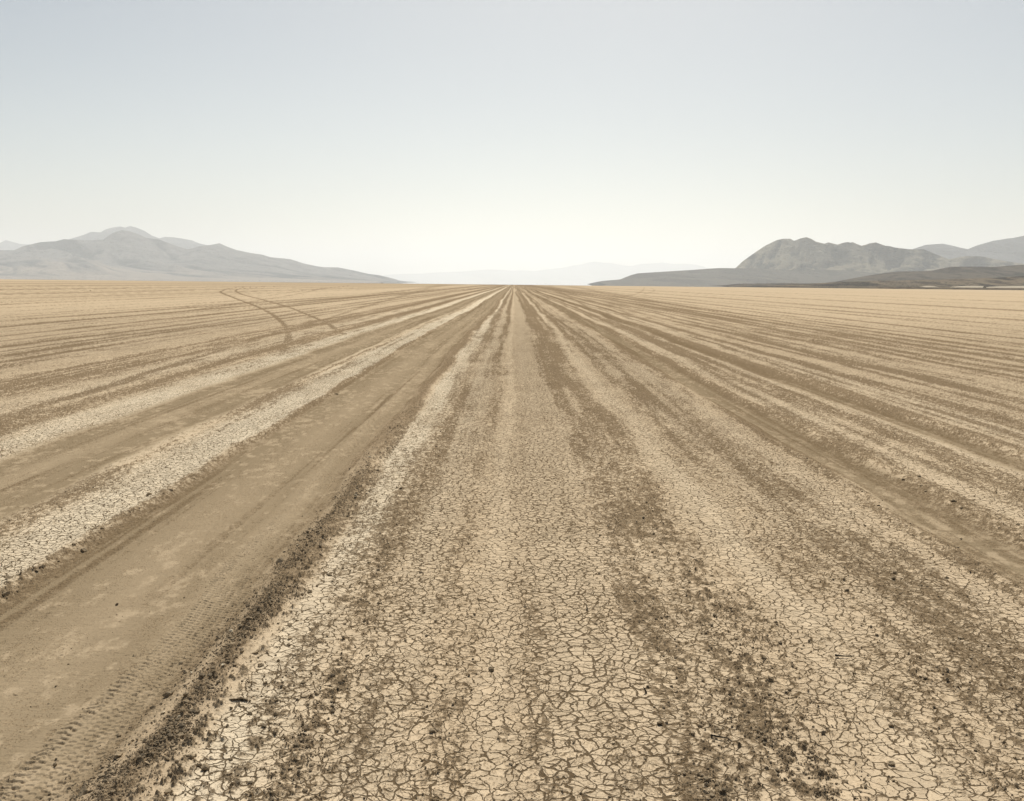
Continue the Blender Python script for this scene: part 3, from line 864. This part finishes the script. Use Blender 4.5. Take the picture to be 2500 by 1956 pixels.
many(95, -.765, .045, .0045, .012, 'dark mud clod lying in the crumbled berm along the main lane', 'clods in the berm')
many(9, -.77, .045, .006, .012, 'pale mud fragment lying among dark clods of the berm', 'pale fragments in the berm', mat=m_palec)
many(46, -.60, .05, .005, .013, 'dark clod scattered on the pale crust strip right of the berm', 'clods on the pale strip')
many(26, -.46, .045, .005, .011, 'dark clod in the narrow churned band left of the centre', 'clods in the left churned band')
many(60, .56, .13, .004, .012, 'dark clod in the broad churned wheel track right of the centre', 'clods in the right churned track')
many(24, 1.25, .22, .005, .011, 'dark clod on the cracked plates right of the pale strip', 'clods on the right plates', y1=9)
many(20, 2.06, .05, .008, .018, 'dark clod along the outer rim of the right smooth lane', 'clods on the right lane rim', y0=4, y1=14)
many(16, -1.63, .03, .008, .018, 'dark clod along the far rim of the main smooth lane', 'clods on the left lane rim', y0=3.6, y1=14)
many(8, .15, .10, .004, .007, 'small dark clod on the clean mud plates at the centre', 'clods on the centre plates', y1=8)

def flake():
    """a plate of mud that has curled up, dark underside towards the camera"""
    X, Y = on_ground(582, 1714)
    n, m = 16, 6
    V = []
    rg = np.random.default_rng(4)
    for side in (0, 1):
        for j in range(m):
            for i in range(n):
                t, s_ = i / (n - 1) - .5, j / (m - 1)
                V.append((t * .085 * (1 - .25 * s_) + .002 * rg.normal(), s_ * .035 + .003 * math.sin(9 * t), .014 * (1 - s_) ** 2 * (1 - (2 * t) ** 2 * .5) + .004 + .0008 * rg.normal() + (.0045 if side else 0)))
    q = grid_faces(m, n)
    k = n * m
    F = [tuple(int(a) for a in f[::-1]) for f in q] + [tuple(int(a) + k for a in f) for f in q]
    ring = [i for i in range(n)] + [j * n + n - 1 for j in range(1, m)] + [(m - 1) * n + i for i in range(n - 2, -1, -1)] + [j * n for j in range(m - 2, 0, -1)]
    F += [(a, b, b + k, a + k) for a, b in zip(ring, ring[1:] + ring[:1])]
    o = link('mud_flake', np_mesh('mud_flake', np.array(V), np.array(F), False), m_clod)
    o.location = (X, Y, float(ground(np.array([X, X]), np.array([Y, Y]))[0][0]) - .004)
    o.scale = (.85, .8, .7)
    tag(o, 'long curled mud flake lifting off the pale crust right of the berm', 'flake')

flake()

def twig(px, py, pts, r, label):
    X, Y = on_ground(px, py)
    P = np.array(pts)
    n = 6
    V, F = [], []
    for i, p in enumerate(P):
        d = P[min(i + 1, len(P) - 1)] - P[max(i - 1, 0)]
        d = d / np.linalg.norm(d)
        a = np.cross(d, [0.3, 1, .2]); a /= np.linalg.norm(a); b = np.cross(d, a)
        rr = r * (1 - .7 * i / (len(P) - 1))
        V += [p + rr * (a * math.cos(6.283 * k / n) + b * math.sin(6.283 * k / n)) for k in range(n)]
    for i in range(len(P) - 1):
        F += [(i * n + k, i * n + (k + 1) % n, (i + 1) * n + (k + 1) % n, (i + 1) * n + k) for k in range(n)]
    F += [(0, k, k + 1, k + 1) for k in ()]
    o = link('twig', np_mesh('twig', np.array(V), np.array(F)), m_wood)
    o.location = (X, Y, float(ground(np.array([X, X]), np.array([Y, Y]))[0][0]))
    tag(o, label, 'twig')

twig(1433, 1491, [(0, 0, -.006), (.001, 0, .008), (-.002, .002, .018), (-.001, .003, .026)], .0045, 'short dark twig standing upright on the centre plates, the farther one')
twig(1576, 1694, [(.004, 0, -.006), (.001, 0, .008), (-.004, .002, .017), (-.008, .003, .024)], .005, 'short dark twig leaning left on the centre plates, the nearer one')
twig(2046, 1607, [(-.012, 0, .010), (.0, .001, .007), (.02, .002, .006), (.045, .0, .005), (.062, .004, .004)], .005, 'thin dark stick lying flat on the pale strip at the right')
twig(1740, 1803, [(-.006, 0, .006), (.012, -.012, .008), (.03, -.02, .009), (.05, -.024, .007), (.058, -.05, .005)], .004, 'bent dark twig lying in the right churned track')
